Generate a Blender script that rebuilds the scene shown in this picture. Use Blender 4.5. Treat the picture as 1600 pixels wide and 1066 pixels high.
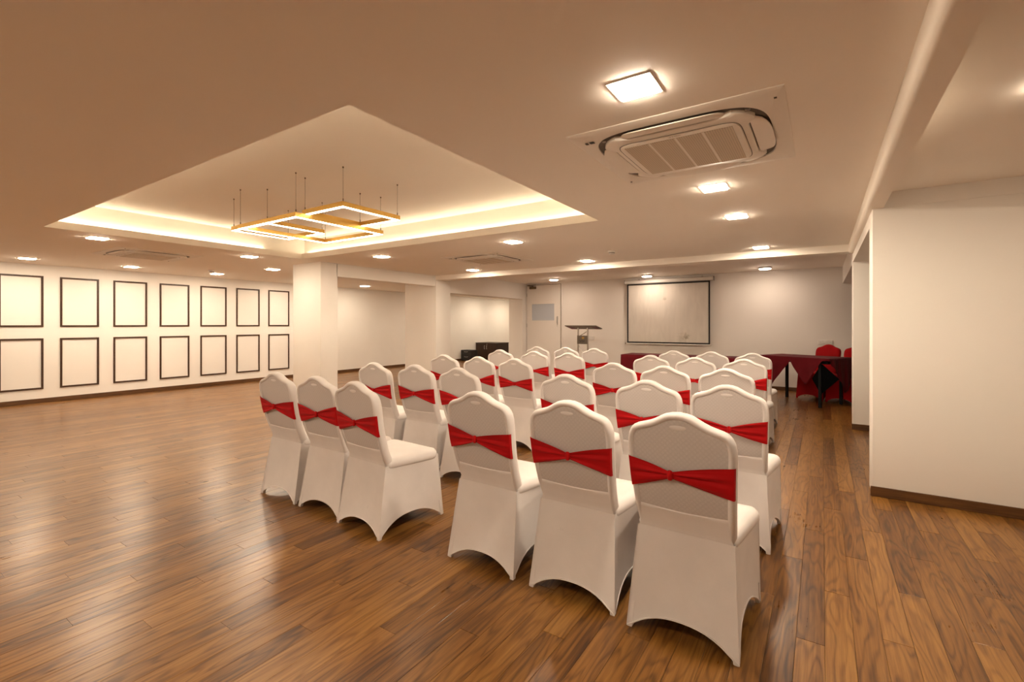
import bpy, bmesh, math, random
import numpy as np
from mathutils import Vector, Matrix

# ------------------------------------------------------------------ clear, camera, world, exposure
for o in list(bpy.data.objects):
    bpy.data.objects.remove(o)
SC = bpy.context.scene
COL = SC.collection
CAM_H = 1.38
FPX = 734.8
YAW = math.radians(33.4)
cam_d = bpy.data.cameras.new('camera')
cam_d.sensor_fit = 'HORIZONTAL'
cam_d.sensor_width = 36.0
cam_d.lens = FPX / 1600.0 * 36.0
cam_d.shift_y = -26.0 / 1600.0
cam_d.clip_start = 0.05
cam = bpy.data.objects.new('camera', cam_d)
COL.objects.link(cam)
cam.location = (0, 0, CAM_H)
cam.rotation_euler = (math.pi / 2, 0, YAW)
SC.camera = cam

w = bpy.data.worlds.new('world')
SC.world = w
w.use_nodes = True
w.node_tree.nodes['Background'].inputs[0].default_value = (1.0, 0.85, 0.7, 1)
w.node_tree.nodes['Background'].inputs[1].default_value = 0.02

SC.view_settings.view_transform = 'Standard'
SC.view_settings.look = 'None'
SC.view_settings.exposure = 0.17
SC.view_settings.gamma = 1.0
SC.view_settings.use_curve_mapping = False

LAMP_L = 250.0                      # radiance of the square downlights
LAMP_C = (1.0, 0.83, 0.63)
COVE_L = 22.0
COVE_C = (1.0, 0.87, 0.64)
PEND_L = 16.0
PEND_C = (1.0, 0.88, 0.68)

# ------------------------------------------------------------------ room measures
ZC = 2.43          # main ceiling
ZU = 2.765         # ceiling inside the coffer
ZF = 2.515         # ceiling in front of the screen wall
XL = -11.47        # panelled wall
XW = -6.98         # wall with the openings
YF = 11.3          # screen wall
XR = 4.0
YB = -2.6
YE = 17.2
CX0, CX1, CY0, CY1 = -6.985, -1.885, 1.447, 4.45   # coffer
PX = 0.338         # face of the pillars on the right
PY1, PY2 = 4.766, 7.605

# ------------------------------------------------------------------ materials
def lin(c):
    return tuple((x / 12.92 if x <= 0.04045 else ((x + 0.055) / 1.055) ** 2.4) for x in c)

def principled(name, color, rough=0.6, metal=0.0, spec=0.5, emit=None, estr=0.0, coat=0.0, sheen=0.0):
    m = bpy.data.materials.new(name)
    m.use_nodes = True
    b = m.node_tree.nodes['Principled BSDF']
    b.inputs['Base Color'].default_value = (*color, 1)
    b.inputs['Roughness'].default_value = rough
    b.inputs['Metallic'].default_value = metal
    b.inputs['Specular IOR Level'].default_value = spec
    b.inputs['Coat Weight'].default_value = coat
    b.inputs['Sheen Weight'].default_value = sheen
    if emit:
        b.inputs['Emission Color'].default_value = (*emit, 1)
        b.inputs['Emission Strength'].default_value = estr
    return m

class NT:
    def __init__(s, m):
        s.t = m.node_tree; s.n = s.t.nodes; s.b = s.n['Principled BSDF']
    def new(s, kind, **kw):
        n = s.n.new(kind)
        for k, v in kw.items():
            setattr(n, k, v)
        return n
    def link(s, a, b):
        s.t.links.new(a, b)
    def math(s, op, a, b=None, c=None):
        n = s.new('ShaderNodeMath', operation=op)
        for i, v in enumerate((a, b, c)):
            if v is None: continue
            if isinstance(v, (int, float)): n.inputs[i].default_value = v
            else: s.link(v, n.inputs[i])
        return n.outputs[0]
    def noise(s, vec, scale, detail=3.0, rough=0.55, dist=0.0):
        n = s.new('ShaderNodeTexNoise')
        n.inputs['Scale'].default_value = scale
        n.inputs['Detail'].default_value = detail
        n.inputs['Roughness'].default_value = rough
        n.inputs['Distortion'].default_value = dist
        if vec is not None: s.link(vec, n.inputs['Vector'])
        return n.outputs['Fac']
    def ramp(s, fac, stops):
        n = s.new('ShaderNodeValToRGB')
        e = n.color_ramp.elements
        e[0].position, e[0].color = stops[0][0], (*stops[0][1], 1)
        e[1].position, e[1].color = stops[-1][0], (*stops[-1][1], 1)
        for p, c in stops[1:-1]:
            q = e.new(p); q.color = (*c, 1)
        s.link(fac, n.inputs[0])
        return n.outputs[0]
    def mix(s, fac, a, b, mode='MIX'):
        n = s.new('ShaderNodeMix', data_type='RGBA', blend_type=mode)
        for i, v in ((0, fac), (6, a), (7, b)):
            if isinstance(v, (int, float)): n.inputs[i].default_value = v
            elif isinstance(v, tuple): n.inputs[i].default_value = (*v, 1)
            else: s.link(v, n.inputs[i])
        return n.outputs[2]
    def bump(s, h, strength, dist=0.01):
        n = s.new('ShaderNodeBump')
        n.inputs['Strength'].default_value = strength
        n.inputs['Distance'].default_value = dist
        s.link(h, n.inputs['Height'])
        s.link(n.outputs[0], s.b.inputs['Normal'])

def plaster(name, col, var=0.03, bump=0.06, rough=0.7):
    m = principled(name, col, rough, spec=0.25)
    t = NT(m)
    g = t.new('ShaderNodeNewGeometry')
    n1 = t.noise(g.outputs['Position'], 0.7, 4)
    n2 = t.noise(g.outputs['Position'], 60.0, 2)
    c = t.ramp(n1, [(0.3, tuple(x * (1 - var) for x in col)), (0.7, tuple(min(1, x * (1 + var)) for x in col))])
    t.link(c, t.b.inputs['Base Color'])
    t.bump(n2, bump, 0.004)
    return m

M = {}
M['wall'] = plaster('wall_paint', (0.87, 0.83, 0.775))
M['ceil'] = plaster('ceiling_paint', (0.92, 0.855, 0.77), 0.015, 0.03)
M['dark'] = principled('dark_void', (0.02, 0.018, 0.016), 0.9)
M['lamp'] = principled('lamp_diffuser', (0.9, 0.9, 0.9), 0.5, emit=LAMP_C, estr=LAMP_L)
M['lamp_round'] = principled('round_lamp_diffuser', (0.9, 0.9, 0.9), 0.5, emit=(1.0, 0.79, 0.62), estr=LAMP_L * 0.48)
M['cove'] = principled('cove_led', (0.9, 0.9, 0.9), 0.5, emit=COVE_C, estr=COVE_L)
M['pend'] = principled('pendant_led', (0.9, 0.9, 0.9), 0.5, emit=PEND_C, estr=PEND_L)
M['brass'] = principled('brushed_gold', (0.60, 0.37, 0.10), 0.38, 0.9)
M['white_plastic'] = principled('white_plastic', (0.78, 0.75, 0.70), 0.45)
M['ac_white'] = principled('air_conditioner_white', (0.84, 0.78, 0.70), 0.5)
M['ac_slot'] = principled('air_conditioner_slot', (0.10, 0.08, 0.06), 0.6)
M['grey_plastic'] = principled('grey_plastic', (0.30, 0.27, 0.24), 0.5)
M['black'] = principled('black_plastic', (0.012, 0.011, 0.011), 0.5)
M['black_cloth'] = principled('black_cloth', (0.003, 0.003, 0.003), 0.9, spec=0.05)
M['chrome'] = principled('chrome_tube', (0.62, 0.58, 0.54), 0.25, 0.9)
M['steel'] = principled('steel_handle', (0.55, 0.53, 0.50), 0.35, 0.9)
M['bronze'] = principled('bronze_metal', (0.16, 0.11, 0.06), 0.45, 0.7)
M['gold_ink'] = principled('gold_ink', (0.55, 0.32, 0.05), 0.5)
M['frost'] = principled('frosted_glass', (0.54, 0.58, 0.64), 0.3)  # cool light from behind the pane is put into its grey-blue colour
M['plaque'] = principled('grey_plaque', (0.17, 0.14, 0.11), 0.5, 0.3)
M['dark_red'] = principled('dark_red_trim', (0.16, 0.008, 0.008), 0.5)
M['screen_black'] = principled('screen_border', (0.010, 0.009, 0.010), 0.7)
M['table_leg'] = principled('table_leg_black', (0.006, 0.006, 0.007), 0.6, spec=0.2)

def wood(name, dark, light, sx=14.0, rough=0.45, axis=1):
    m = principled(name, light, rough)
    t = NT(m)
    tc = t.new('ShaderNodeNewGeometry')
    mp = t.new('ShaderNodeMapping')
    sc = [sx, sx, sx]; sc[axis] = sx * 0.08
    mp.inputs['Scale'].default_value = sc
    t.link(tc.outputs['Position'], mp.inputs['Vector'])
    n = t.noise(mp.outputs[0], 3.0, 5, 0.65, 0.6)
    t.link(t.ramp(n, [(0.3, dark), (0.7, light)]), t.b.inputs['Base Color'])
    return m
M['trim'] = wood('dark_frame_wood', (0.028, 0.010, 0.003), (0.07, 0.028, 0.008))
M['skirting'] = wood('skirting_wood', (0.06, 0.022, 0.006), (0.15, 0.065, 0.018))
M['skirting_x'] = wood('skirting_wood_cross', (0.06, 0.022, 0.006), (0.15, 0.065, 0.018), axis=0)
M['cabinet'] = wood('cabinet_wenge', (0.022, 0.009, 0.004), (0.055, 0.024, 0.010), axis=2)

def fabric(name, col, scale=900.0, amt=0.05, rough=0.95, sheen=0.15, stain=0.0):
    m = principled(name, col, rough, spec=0.15, sheen=sheen)
    t = NT(m)
    tc = t.new('ShaderNodeTexCoord')
    oi = t.new('ShaderNodeObjectInfo')
    n = t.noise(tc.outputs['Object'], scale, 1)
    n2 = t.noise(tc.outputs['Object'], 5.0, 3)
    f = t.math('ADD', t.math('MULTIPLY', n, 0.4), t.math('MULTIPLY', n2, 0.6))
    c = t.ramp(f, [(0.35, tuple(x * (1 - amt) for x in col)), (0.65, tuple(min(1, x * (1 + amt)) for x in col))])
    if stain > 0:
        ad = t.new('ShaderNodeVectorMath', operation='ADD')
        t.link(tc.outputs['Object'], ad.inputs[0]); t.link(oi.outputs['Location'], ad.inputs[1])
        s = t.noise(ad.outputs[0], 14.0, 4, 0.6)
        sf = t.ramp(s, [(0.70, (0, 0, 0)), (0.82, (stain, stain, stain))])
        c = t.mix(sf, c, tuple(x * 0.45 for x in col))
    t.link(c, t.b.inputs['Base Color'])
    t.bump(n, 0.15, 0.001)
    return m
M['cover'] = fabric('white_spandex', (0.79, 0.745, 0.725), stain=0.35)
M['sash'] = fabric('red_stretch_sash', (0.47, 0.004, 0.006), amt=0.12, rough=0.7, sheen=0.05)
M['red_cover'] = fabric('red_spandex', (0.33, 0.004, 0.006), amt=0.10, sheen=0.05)
M['maroon'] = fabric('maroon_tablecloth', (0.115, 0.006, 0.010), amt=0.15, sheen=0.05)

def panel_material():
    col = (0.63, 0.585, 0.565)
    m = principled('back_panel_brocade', col, 0.9, spec=0.15)
    t = NT(m)
    tc = t.new('ShaderNodeTexCoord')
    sep = t.new('ShaderNodeSeparateXYZ')
    t.link(tc.outputs['Object'], sep.inputs[0])
    k = 2 * math.pi / 0.045
    a = t.math('SINE', t.math('MULTIPLY', t.math('ADD', sep.outputs[0], sep.outputs[2]), k))
    b = t.math('SINE', t.math('MULTIPLY', t.math('SUBTRACT', sep.outputs[0], sep.outputs[2]), k))
    lat = t.math('ABSOLUTE', t.math('MULTIPLY', a, b))
    n = t.noise(tc.outputs['Object'], 220.0, 2)
    f = t.math('ADD', t.math('MULTIPLY', lat, 0.35), t.math('MULTIPLY', n, 0.65))
    c = t.ramp(f, [(0.15, tuple(x * 0.93 for x in col)), (0.75, tuple(x * 1.06 for x in col))])
    t.link(c, t.b.inputs['Base Color'])
    return m
M['panel'] = panel_material()

PW, PL = 0.1063, 1.32
PX0 = -14.0 * PW - 0.096 + 14.0 * PW - 120 * PW    # a strip edge falls at x = -0.096
def floor_material():
    m = principled('laminate_planks', (0.25, 0.1, 0.03), 0.33, spec=0.5)
    t = NT(m)
    g = t.new('ShaderNodeNewGeometry')
    sep = t.new('ShaderNodeSeparateXYZ')
    t.link(g.outputs['Position'], sep.inputs[0])
    x, y = sep.outputs[0], sep.outputs[1]
    row = t.math('FLOOR', t.math('DIVIDE', t.math('SUBTRACT', x, PX0), PW))
    off = t.math('MULTIPLY', t.math('FRACT', t.math('MULTIPLY', row, 0.618034)), PL)
    idx = t.math('FLOOR', t.math('DIVIDE', t.math('ADD', y, off), PL))
    cmb = t.new('ShaderNodeCombineXYZ')
    t.link(row, cmb.inputs[0]); t.link(idx, cmb.inputs[1])
    wn = t.new('ShaderNodeTexWhiteNoise', noise_dimensions='2D')
    t.link(cmb.outputs[0], wn.inputs['Vector'])
    rv = wn.outputs['Value']
    sc = t.new('ShaderNodeSeparateColor')
    t.link(wn.outputs['Color'], sc.inputs[0])
    # grain coordinates, shifted per plank
    def coords(kx, ky):
        c = t.new('ShaderNodeCombineXYZ')
        t.link(t.math('ADD', t.math('MULTIPLY', x, kx), t.math('MULTIPLY', sc.outputs[0], 37.0)), c.inputs[0])
        t.link(t.math('ADD', t.math('MULTIPLY', y, ky), t.math('MULTIPLY', sc.outputs[1], 53.0)), c.inputs[1])
        t.link(t.math('MULTIPLY', rv, 11.0), c.inputs[2])
        return c.outputs[0]
    low = t.noise(coords(7.5, 1.0), 1.0, 2.0, 0.45, 0.0)
    rings = t.math('ADD', t.math('MULTIPLY', t.math('SINE', t.math('MULTIPLY', low, 78.0)), 0.5), 0.5)
    rings = t.math('SUBTRACT', 1.0, t.math('POWER', rings, 3.0))
    fine = t.noise(coords(80.0, 2.4), 1.0, 4, 0.7, 0.0)
    mid = t.noise(coords(20.0, 1.6), 1.0, 4, 0.6, 0.0)
    f = t.math('ADD', t.math('MULTIPLY', rings, 0.13), t.math('MULTIPLY', fine, 0.55))
    f = t.math('ADD', f, t.math('MULTIPLY', mid, 0.34))
    f = t.math('ADD', f, t.math('MULTIPLY', t.math('SUBTRACT', rv, 0.5), 0.20))
    c = t.ramp(f, [(0.26, (0.033, 0.0105, 0.0018)), (0.42, (0.110, 0.042, 0.0075)),
                   (0.57, (0.205, 0.088, 0.0175)), (0.78, (0.34, 0.170, 0.043))])
    t.link(c, t.b.inputs['Base Color'])
    sm = t.noise(g.outputs['Position'], 2.2, 4, 0.6)
    r = t.math('ADD', t.math('MULTIPLY', sm, 0.10), t.math('ADD', t.math('MULTIPLY', fine, 0.05), 0.22))
    t.link(r, t.b.inputs['Roughness'])
    t.bump(fine, 0.05, 0.002)
    return m
M['floor'] = floor_material()

def screen_material():
    col = (0.70, 0.65, 0.58)
    m = principled('screen_fabric', col, 0.8, spec=0.2)
    t = NT(m)
    tc = t.new('ShaderNodeTexCoord')
    mp = t.new('ShaderNodeMapping'); mp.inputs['Scale'].default_value = (5.0, 1.0, 1.2)
    t.link(tc.outputs['Object'], mp.inputs['Vector'])
    n = t.noise(mp.outputs[0], 1.6, 4, 0.6, 0.6)
    c = t.ramp(n, [(0.3, tuple(x * 0.93 for x in col)), (0.7, tuple(x * 1.04 for x in col))])
    def blot(cx, cz, r, k, c):
        d = t.new('ShaderNodeVectorMath', operation='DISTANCE')
        t.link(tc.outputs['Object'], d.inputs[0]); d.inputs[1].default_value = (cx, 0, cz)
        n2 = t.noise(tc.outputs['Object'], 18.0, 3)
        f = t.math('ADD', d.outputs['Value'], t.math('MULTIPLY', t.math('SUBTRACT', n2, 0.5), r * 2.2))
        g = t.ramp(f, [(0.0, (k, k, k)), (r, (0, 0, 0))])
        return t.mix(g, c, (0.22, 0.17, 0.09))
    c = blot(0.44, 0.16, 0.08, 0.55, c)
    c = blot(-0.05, 1.05, 0.05, 0.4, c)
    c = blot(0.36, 0.13, 0.16, 0.25, c)
    t.link(c, t.b.inputs['Base Color'])
    return m
M['screen'] = screen_material()

def grille_material():
    col = (0.56, 0.47, 0.36)
    m = principled('grille_mesh', col, 0.6)
    t = NT(m)
    tc = t.new('ShaderNodeTexCoord')
    sep = t.new('ShaderNodeSeparateXYZ')
    t.link(tc.outputs['Object'], sep.inputs[0])
    a = t.math('SINE', t.math('MULTIPLY', sep.outputs[0], 2 * math.pi / 0.012))
    b = t.math('SINE', t.math('MULTIPLY', sep.outputs[1], 2 * math.pi / 0.012))
    f = t.math('ADD', t.math('MULTIPLY', t.math('MAXIMUM', a, b), 0.5), 0.5)
    t.link(t.ramp(f, [(0.3, tuple(x * 0.75 for x in col)), (0.9, tuple(x * 1.15 for x in col))]), t.b.inputs['Base Color'])
    return m
M['grille'] = grille_material()

# ------------------------------------------------------------------ mesh helpers
class MB:
    def __init__(s):
        s.v = []; s.f = []
    def add(s, vs, fs):
        b = len(s.v)
        s.v += [tuple(p) for p in vs]
        s.f += [tuple(b + i for i in f) for f in fs]
        return s
    def box(s, x0, x1, y0, y1, z0, z1, c=0.0):
        if c <= 0:
            vs = [(x, y, z) for z in (z0, z1) for y in (y0, y1) for x in (x0, x1)]
            return s.add(vs, [(0, 2, 3, 1), (4, 5, 7, 6), (0, 1, 5, 4), (2, 6, 7, 3), (0, 4, 6, 2), (1, 3, 7, 5)])
        bm = bmesh.new()
        bmesh.ops.create_cube(bm, size=1.0)
        for v in bm.verts:
            v.co = Vector(((x0 + x1) / 2 + v.co.x * (x1 - x0), (y0 + y1) / 2 + v.co.y * (y1 - y0), (z0 + z1) / 2 + v.co.z * (z1 - z0)))
        bmesh.ops.bevel(bm, geom=bm.edges[:] , offset=c, segments=2, profile=0.5, affect='EDGES')
        bm.verts.index_update()
        s.add([tuple(v.co) for v in bm.verts], [tuple(v.index for v in f.verts) for f in bm.faces])
        bm.free()
        return s
    def tube(s, pts, r, n=8, closed=False, cap=True):
        pts = [Vector(p) for p in pts]
        N = len(pts); base = len(s.v)
        prev = None
        rr = r if isinstance(r, (list, tuple)) else [r] * N
        for i, p in enumerate(pts):
            if closed: d = pts[(i + 1) % N] - pts[i - 1]
            else: d = pts[min(i + 1, N - 1)] - pts[max(i - 1, 0)]
            d.normalize()
            if prev is None:
                a = Vector((0, 0, 1)) if abs(d.z) < 0.9 else Vector((1, 0, 0))
                u = d.cross(a).normalized()
            else:
                u = (prev - d * prev.dot(d)).normalized()
            prev = u
            q = d.cross(u)
            for k in range(n):
                t = 2 * math.pi * k / n
                s.v.append(tuple(p + (u * math.cos(t) + q * math.sin(t)) * rr[i]))
        M_ = N if closed else N - 1
        for i in range(M_):
            for k in range(n):
                a = base + i * n + k; b = base + i * n + (k + 1) % n
                c = base + ((i + 1) % N) * n + (k + 1) % n; d = base + ((i + 1) % N) * n + k
                s.f.append((a, b, c, d))
        if cap and not closed:
            s.f.append(tuple(base + k for k in range(n))[::-1])
            s.f.append(tuple(base + (N - 1) * n + k for k in range(n)))
        return s
    def prism(s, outline, z0, z1):
        n = len(outline)
        vs = [(x, y, z0) for x, y in outline] + [(x, y, z1) for x, y in outline]
        fs = [tuple(range(n))[::-1], tuple(range(n, 2 * n))] + [(i, (i + 1) % n, n + (i + 1) % n, n + i) for i in range(n)]
        return s.add(vs, fs)
    def rings(s, rs, cap0=True, cap1=True):
        n = len(rs[0]); base = len(s.v)
        for r in rs: s.v += [tuple(p) for p in r]
        for i in range(len(rs) - 1):
            for k in range(n):
                s.f.append((base + i * n + k, base + i * n + (k + 1) % n, base + (i + 1) * n + (k + 1) % n, base + (i + 1) * n + k))
        if cap0: s.f.append(tuple(base + k for k in range(n))[::-1])
        if cap1: s.f.append(tuple(base + (len(rs) - 1) * n + k for k in range(n)))
        return s
    def grid(s, rows):
        n = len(rows[0]); base = len(s.v)
        for r in rows: s.v += [tuple(p) for p in r]
        for i in range(len(rows) - 1):
            for k in range(n - 1):
                s.f.append((base + i * n + k, base + i * n + k + 1, base + (i + 1) * n + k + 1, base + (i + 1) * n + k))
        return s
    def mesh(s, name, smooth=False, flip=False):
        me = bpy.data.meshes.new(name)
        me.from_pydata(s.v, [], [f[::-1] for f in s.f] if flip else s.f)
        bm = bmesh.new(); bm.from_mesh(me)
        bmesh.ops.recalc_face_normals(bm, faces=bm.faces[:])
        bm.to_mesh(me); bm.free()
        if smooth:
            me.polygons.foreach_set('use_smooth', [True] * len(me.polygons))
            if smooth != 'all':
                me.set_sharp_from_angle(angle=math.radians(42))
        me.update()
        return me
    def build(s, name, mat, parent=None, smooth=False):
        return link(name, s.mesh(name, smooth), mat, parent)

def link(name, me, mat=None, parent=None):
    if mat is not None and len(me.materials) == 0:
        me.materials.append(M[mat] if isinstance(mat, str) else mat)
    o = bpy.data.objects.new(name, me)
    COL.objects.link(o)
    if parent is not None: o.parent = parent
    return o

def tag(o, label=None, cat=None, group=None, kind=None):
    if label: o['label'] = label
    if cat: o['category'] = cat
    if group: o['group'] = group
    if kind: o['kind'] = kind
    return o

def empty(name, loc, rz=0.0, label=None, cat=None, group=None):
    o = bpy.data.objects.new(name, None)
    COL.objects.link(o)
    o.location = loc; o.rotation_euler = (0, 0, rz)
    o.empty_display_size = 0.1
    return tag(o, label, cat, group)

def struct(name, mb, mat, label=None, smooth=False):
    o = mb.build(name, mat, None, smooth)
    return tag(o, label, None, None, 'structure')

def copy_tree(o, parent=None):
    c = o.copy(); COL.objects.link(c)
    if parent is not None: c.parent = parent
    for ch in [k for k in bpy.data.objects if k.parent == o]:
        copy_tree(ch, c)
    return c

def B(x0, x1, y0, y1, z0, z1, c=0.0):
    return MB().box(x0, x1, y0, y1, z0, z1, c)

# ------------------------------------------------------------------ setting: floor
fl = struct('floor', B(XL - 0.2, XR + 0.2, YB - 0.2, YE + 0.2, -0.15, -0.005), 'dark', 'brown laminate plank floor of the hall')
def cam_xy(x, y):
    return (-x * math.sin(YAW) + y * math.cos(YAW), x * math.cos(YAW) + y * math.sin(YAW))
planks = []
nrow = int((XR + 0.1 - PX0) / PW)
for r in range(nrow):
    x0 = PX0 + r * PW
    if x0 < XL - PW or x0 > XR: continue
    off = (r * 0.618034) % 1.0 * PL
    i0 = math.floor((YB + off) / PL)
    for i in range(i0, int(YE / PL) + 3):
        ya = i * PL - off; yb = ya + PL
        if yb < YB or ya > YE: continue
        if x0 > 0.5 and ya > PY1 + 0.3 and x0 > 1.6: continue
        if x0 > XW - 0.4 and ya > YF: continue
        # projected size of the plank
        size = 0.0
        for fy in (0.1, 0.3, 0.5, 0.7, 0.9):
            d, sx = cam_xy(x0 + PW / 2, ya + PL * fy)
            if d < 0.4: continue
            u = 800 + FPX * sx / d; v = 507 + FPX * CAM_H / d
            if -20 < u < 1620 and v < 1080:
                size += 1.0 / d ** 3
        planks.append((size, x0, ya, yb))
planks.sort(key=lambda p: -p[0])
def plank_geo(x0, x1, y0, y1):
    g, c = 0.0005, 0.0012
    a = [(x0 + g, y0 + g), (x1 - g, y0 + g), (x1 - g, y1 - g), (x0 + g, y1 - g)]
    b = [(x0 + g + c, y0 + g + c), (x1 - g - c, y0 + g + c), (x1 - g - c, y1 - g - c), (x0 + g + c, y1 - g - c)]
    vs = [(x, y, -0.005) for x, y in a] + [(x, y, -0.0008) for x, y in a] + [(x, y, 0.0) for x, y in b]
    fs = []
    for k in range(4):
        n = (k + 1) % 4
        fs += [(k, n, 4 + n, 4 + k), (4 + k, 4 + n, 8 + n, 8 + k)]
    fs.append((8, 9, 10, 11))
    return vs, fs
pm = MB().add(*plank_geo(0, PW, 0, PL)).mesh('plank')
pm.materials.append(M['floor'])
for size, x0, ya, yb in planks[:300]:
    o = link('plank', pm, None, fl)
    o.location = (x0, ya, 0)
rest = MB()
for size, x0, ya, yb in planks[300:]:
    rest.add(*plank_geo(x0, x0 + PW, ya, yb))
tag(rest.build('plank_field', 'floor', fl), kind='stuff')

# ------------------------------------------------------------------ setting: ceilings, walls
T = 0.083
def slab(mb, x0, x1, y0, y1, z, t=T):
    mb.box(x0, x1, y0, y1, z, z + t)
ce = MB()
s = 0.15
slab(ce, XL, CX0, YB, PY2 - 0.03, ZC)
slab(ce, CX1, 0.35, YB, PY2 - 0.03, ZC)
slab(ce, CX0, CX1, YB, CY0, ZC)
slab(ce, CX0, CX1, CY1, PY2 - 0.03, ZC)
slab(ce, XL, XW - 0.05, PY2 - 0.03, YE, ZC)
slab(ce, 0.35, XR, YB, YF, ZC)
slab(ce, XW - 0.2, 0.45, PY2 + 0.2, YF, ZF)
struct('ceiling', ce, 'ceil', 'white painted ceiling with a rectangular recess')
cw = MB()
zt = ZC + T
cw.box(CX0 - s - 0.05, CX0 - s, CY0 - s, CY1 + s, zt, ZU)
cw.box(CX1 + s, CX1 + s + 0.05, CY0 - s, CY1 + s, zt, ZU)
cw.box(CX0 - s - 0.05, CX1 + s + 0.05, CY0 - s - 0.05, CY0 - s, zt, ZU)
cw.box(CX0 - s - 0.05, CX1 + s + 0.05, CY1 + s, CY1 + s + 0.05, zt, ZU)
cw.box(CX0 - s - 0.05, CX1 + s + 0.05, CY0 - s - 0.05, CY1 + s + 0.05, ZU, ZU + 0.05)
struct('ceiling_recess', cw, 'ceil', 'raised inner ceiling of the cove-lit recess')
for nm, b, lab in (('cove_light_strip', (CX0 - 0.135, CX0 - 0.115, CY0 - 0.05, CY1 - 0.55), 'hidden warm light strip along the recess edge facing the panelled wall'),
              ('cove_light_strip', (CX1 + 0.115, CX1 + 0.135, CY0 - 0.05, CY1 + 0.05), 'hidden warm light strip along the recess edge beside the near air conditioner'),
              ('cove_light_strip', (CX0 - 0.05, CX1 + 0.10, CY1 + 0.115, CY1 + 0.135), 'hidden warm light strip along the recess edge above the white column'),
              ('cove_light_strip', (CX0 - 0.10, CX1 + 0.10, CY0 - 0.135, CY0 - 0.115), 'hidden warm light strip along the recess edge opposite the white column')):
    o = B(b[0], b[1], b[2], b[3], zt, zt + 0.004).build(nm, 'cove')
    tag(o, lab, 'light strip', 'cove lighting of the ceiling recess')

struct('wall_left', B(XL - 0.15, XL, YB - 0.15, YE + 0.15, 0, ZC + 0.1), 'wall', 'white wall carrying rows of dark frames')
struct('wall_back', B(XL - 0.15, XR + 0.15, YB - 0.15, YB, 0, ZC + 0.1), 'wall')
struct('wall_right', B(XR, XR + 0.15, YB, YF + 0.15, 0, ZC + 0.1), 'wall')
struct('wall_front', B(XW - 0.3, XR, YF, YF + 0.15, 0, ZF + 0.1), 'wall', 'white wall behind the projector screen')
struct('wall_room_end', B(XL, XW - 0.2, YE, YE + 0.15, 0, ZC + 0.1), 'wall')
struct('wall_room_side', B(XW - 0.3, XW - 0.15, YF + 0.15, YE, 0, ZC + 0.1), 'wall')
# column and the wall with two openings
struct('column', B(-7.777, XW, 4.79, 5.121, 0, ZC + 0.02, 0.006), 'wall', 'white square column at the corner of the ceiling recess', True)
struct('wall_header', B(-7.25, XW, 5.10, 7.60, 2.206, ZC + 0.02), 'wall', 'white lintel between the column and the next pier')
struct('wall_pier', B(-7.90, XW + 0.02, 7.573, 8.044, 0, ZF + 0.04, 0.006), 'wall', 'white pier between the two openings', True)
struct('wall_header_far', B(-7.25, XW + 0.02, 8.03, 11.10, 2.083, ZF + 0.04), 'wall', 'white lintel over the opening to the side room')
struct('wall_pier_far', MB().box(-7.34, XW + 0.02, 11.09, 11.31, 0, ZF + 0.04).box(-7.56, -7.0, 11.31, 11.45, 0, ZC), 'wall')
# beams
bm_ = MB()
prof = []
for k in range(7):
    a = math.pi + (math.pi / 2) * k / 6
    prof.append((0.29 + 0.035 + 0.035 * math.cos(a), 2.31 + 0.035 + 0.035 * math.sin(a)))
prof += [(0.41, 2.31), (0.41, ZC + 0.05), (0.29, ZC + 0.05)]
bm_.rings([[(x, y, z) for x, z in prof] for y in (YB, PY2 - 0.01)])
struct('ceiling_beam_long', bm_, 'ceil', 'long white ceiling beam beside the near air conditioner', True)
struct('ceiling_beam_cross', B(XW, 0.40, 7.575, 7.85, 2.335, ZF + 0.05), 'ceil', 'white ceiling beam crossing in front of the screen wall')
struct('wall_pillar_near', B(PX, XR, PY1, PY1 + 0.285, 0, ZC + 0.02, 0.006), 'wall', 'bare cream wall end beside the chairs', True)
struct('wall_pillar_band', B(0.405, XR, PY1 - 0.008, PY1 + 0.02, 2.31, ZC), 'wall')
struct('wall_pillar_far', B(PX, 2.4, PY2, PY2 + 0.29, 0, ZF + 0.04, 0.006), 'wall', 'narrow cream pillar beside the red covered tables', True)
struct('wall_lintel_near', B(PX, 0.56, PY1 + 0.28, PY2 + 0.01, 2.20, ZC + 0.02), 'wall')
struct('wall_lintel_far', B(PX, 0.56, PY2 + 0.28, YF, 2.185, ZF + 0.04), 'wall')
# skirting boards
SKH = 0.078
struct('baseboard_left', B(XL, XL + 0.014, YB, YE, 0, SKH, 0.003), 'skirting')
struct('baseboard_front', B(XW + 1.15, XR, YF - 0.014, YF, 0, SKH, 0.003), 'skirting_x')
struct('baseboard_pillar_near', MB().box(PX - 0.012, XR, PY1 - 0.014, PY1, 0, SKH, 0.003), 'skirting_x')
struct('baseboard_pillar_far', MB().box(PX - 0.012, 2.4, PY2 - 0.014, PY2, 0, SKH, 0.003), 'skirting_x')
struct('baseboard_pier', MB().box(XW + 0.02, XW + 0.034, 7.573, 8.044, 0, SKH, 0.003), 'skirting')
struct('baseboard_column', MB().box(XW, XW + 0.014, 4.79, 5.121, 0, SKH, 0.003).box(-7.777, XW, 4.776, 4.79, 0, SKH, 0.003), 'skirting')
struct('baseboard_room_end', B(XL, XW - 0.3, YE - 0.014, YE, 0, SKH, 0.003), 'skirting_x')

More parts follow.
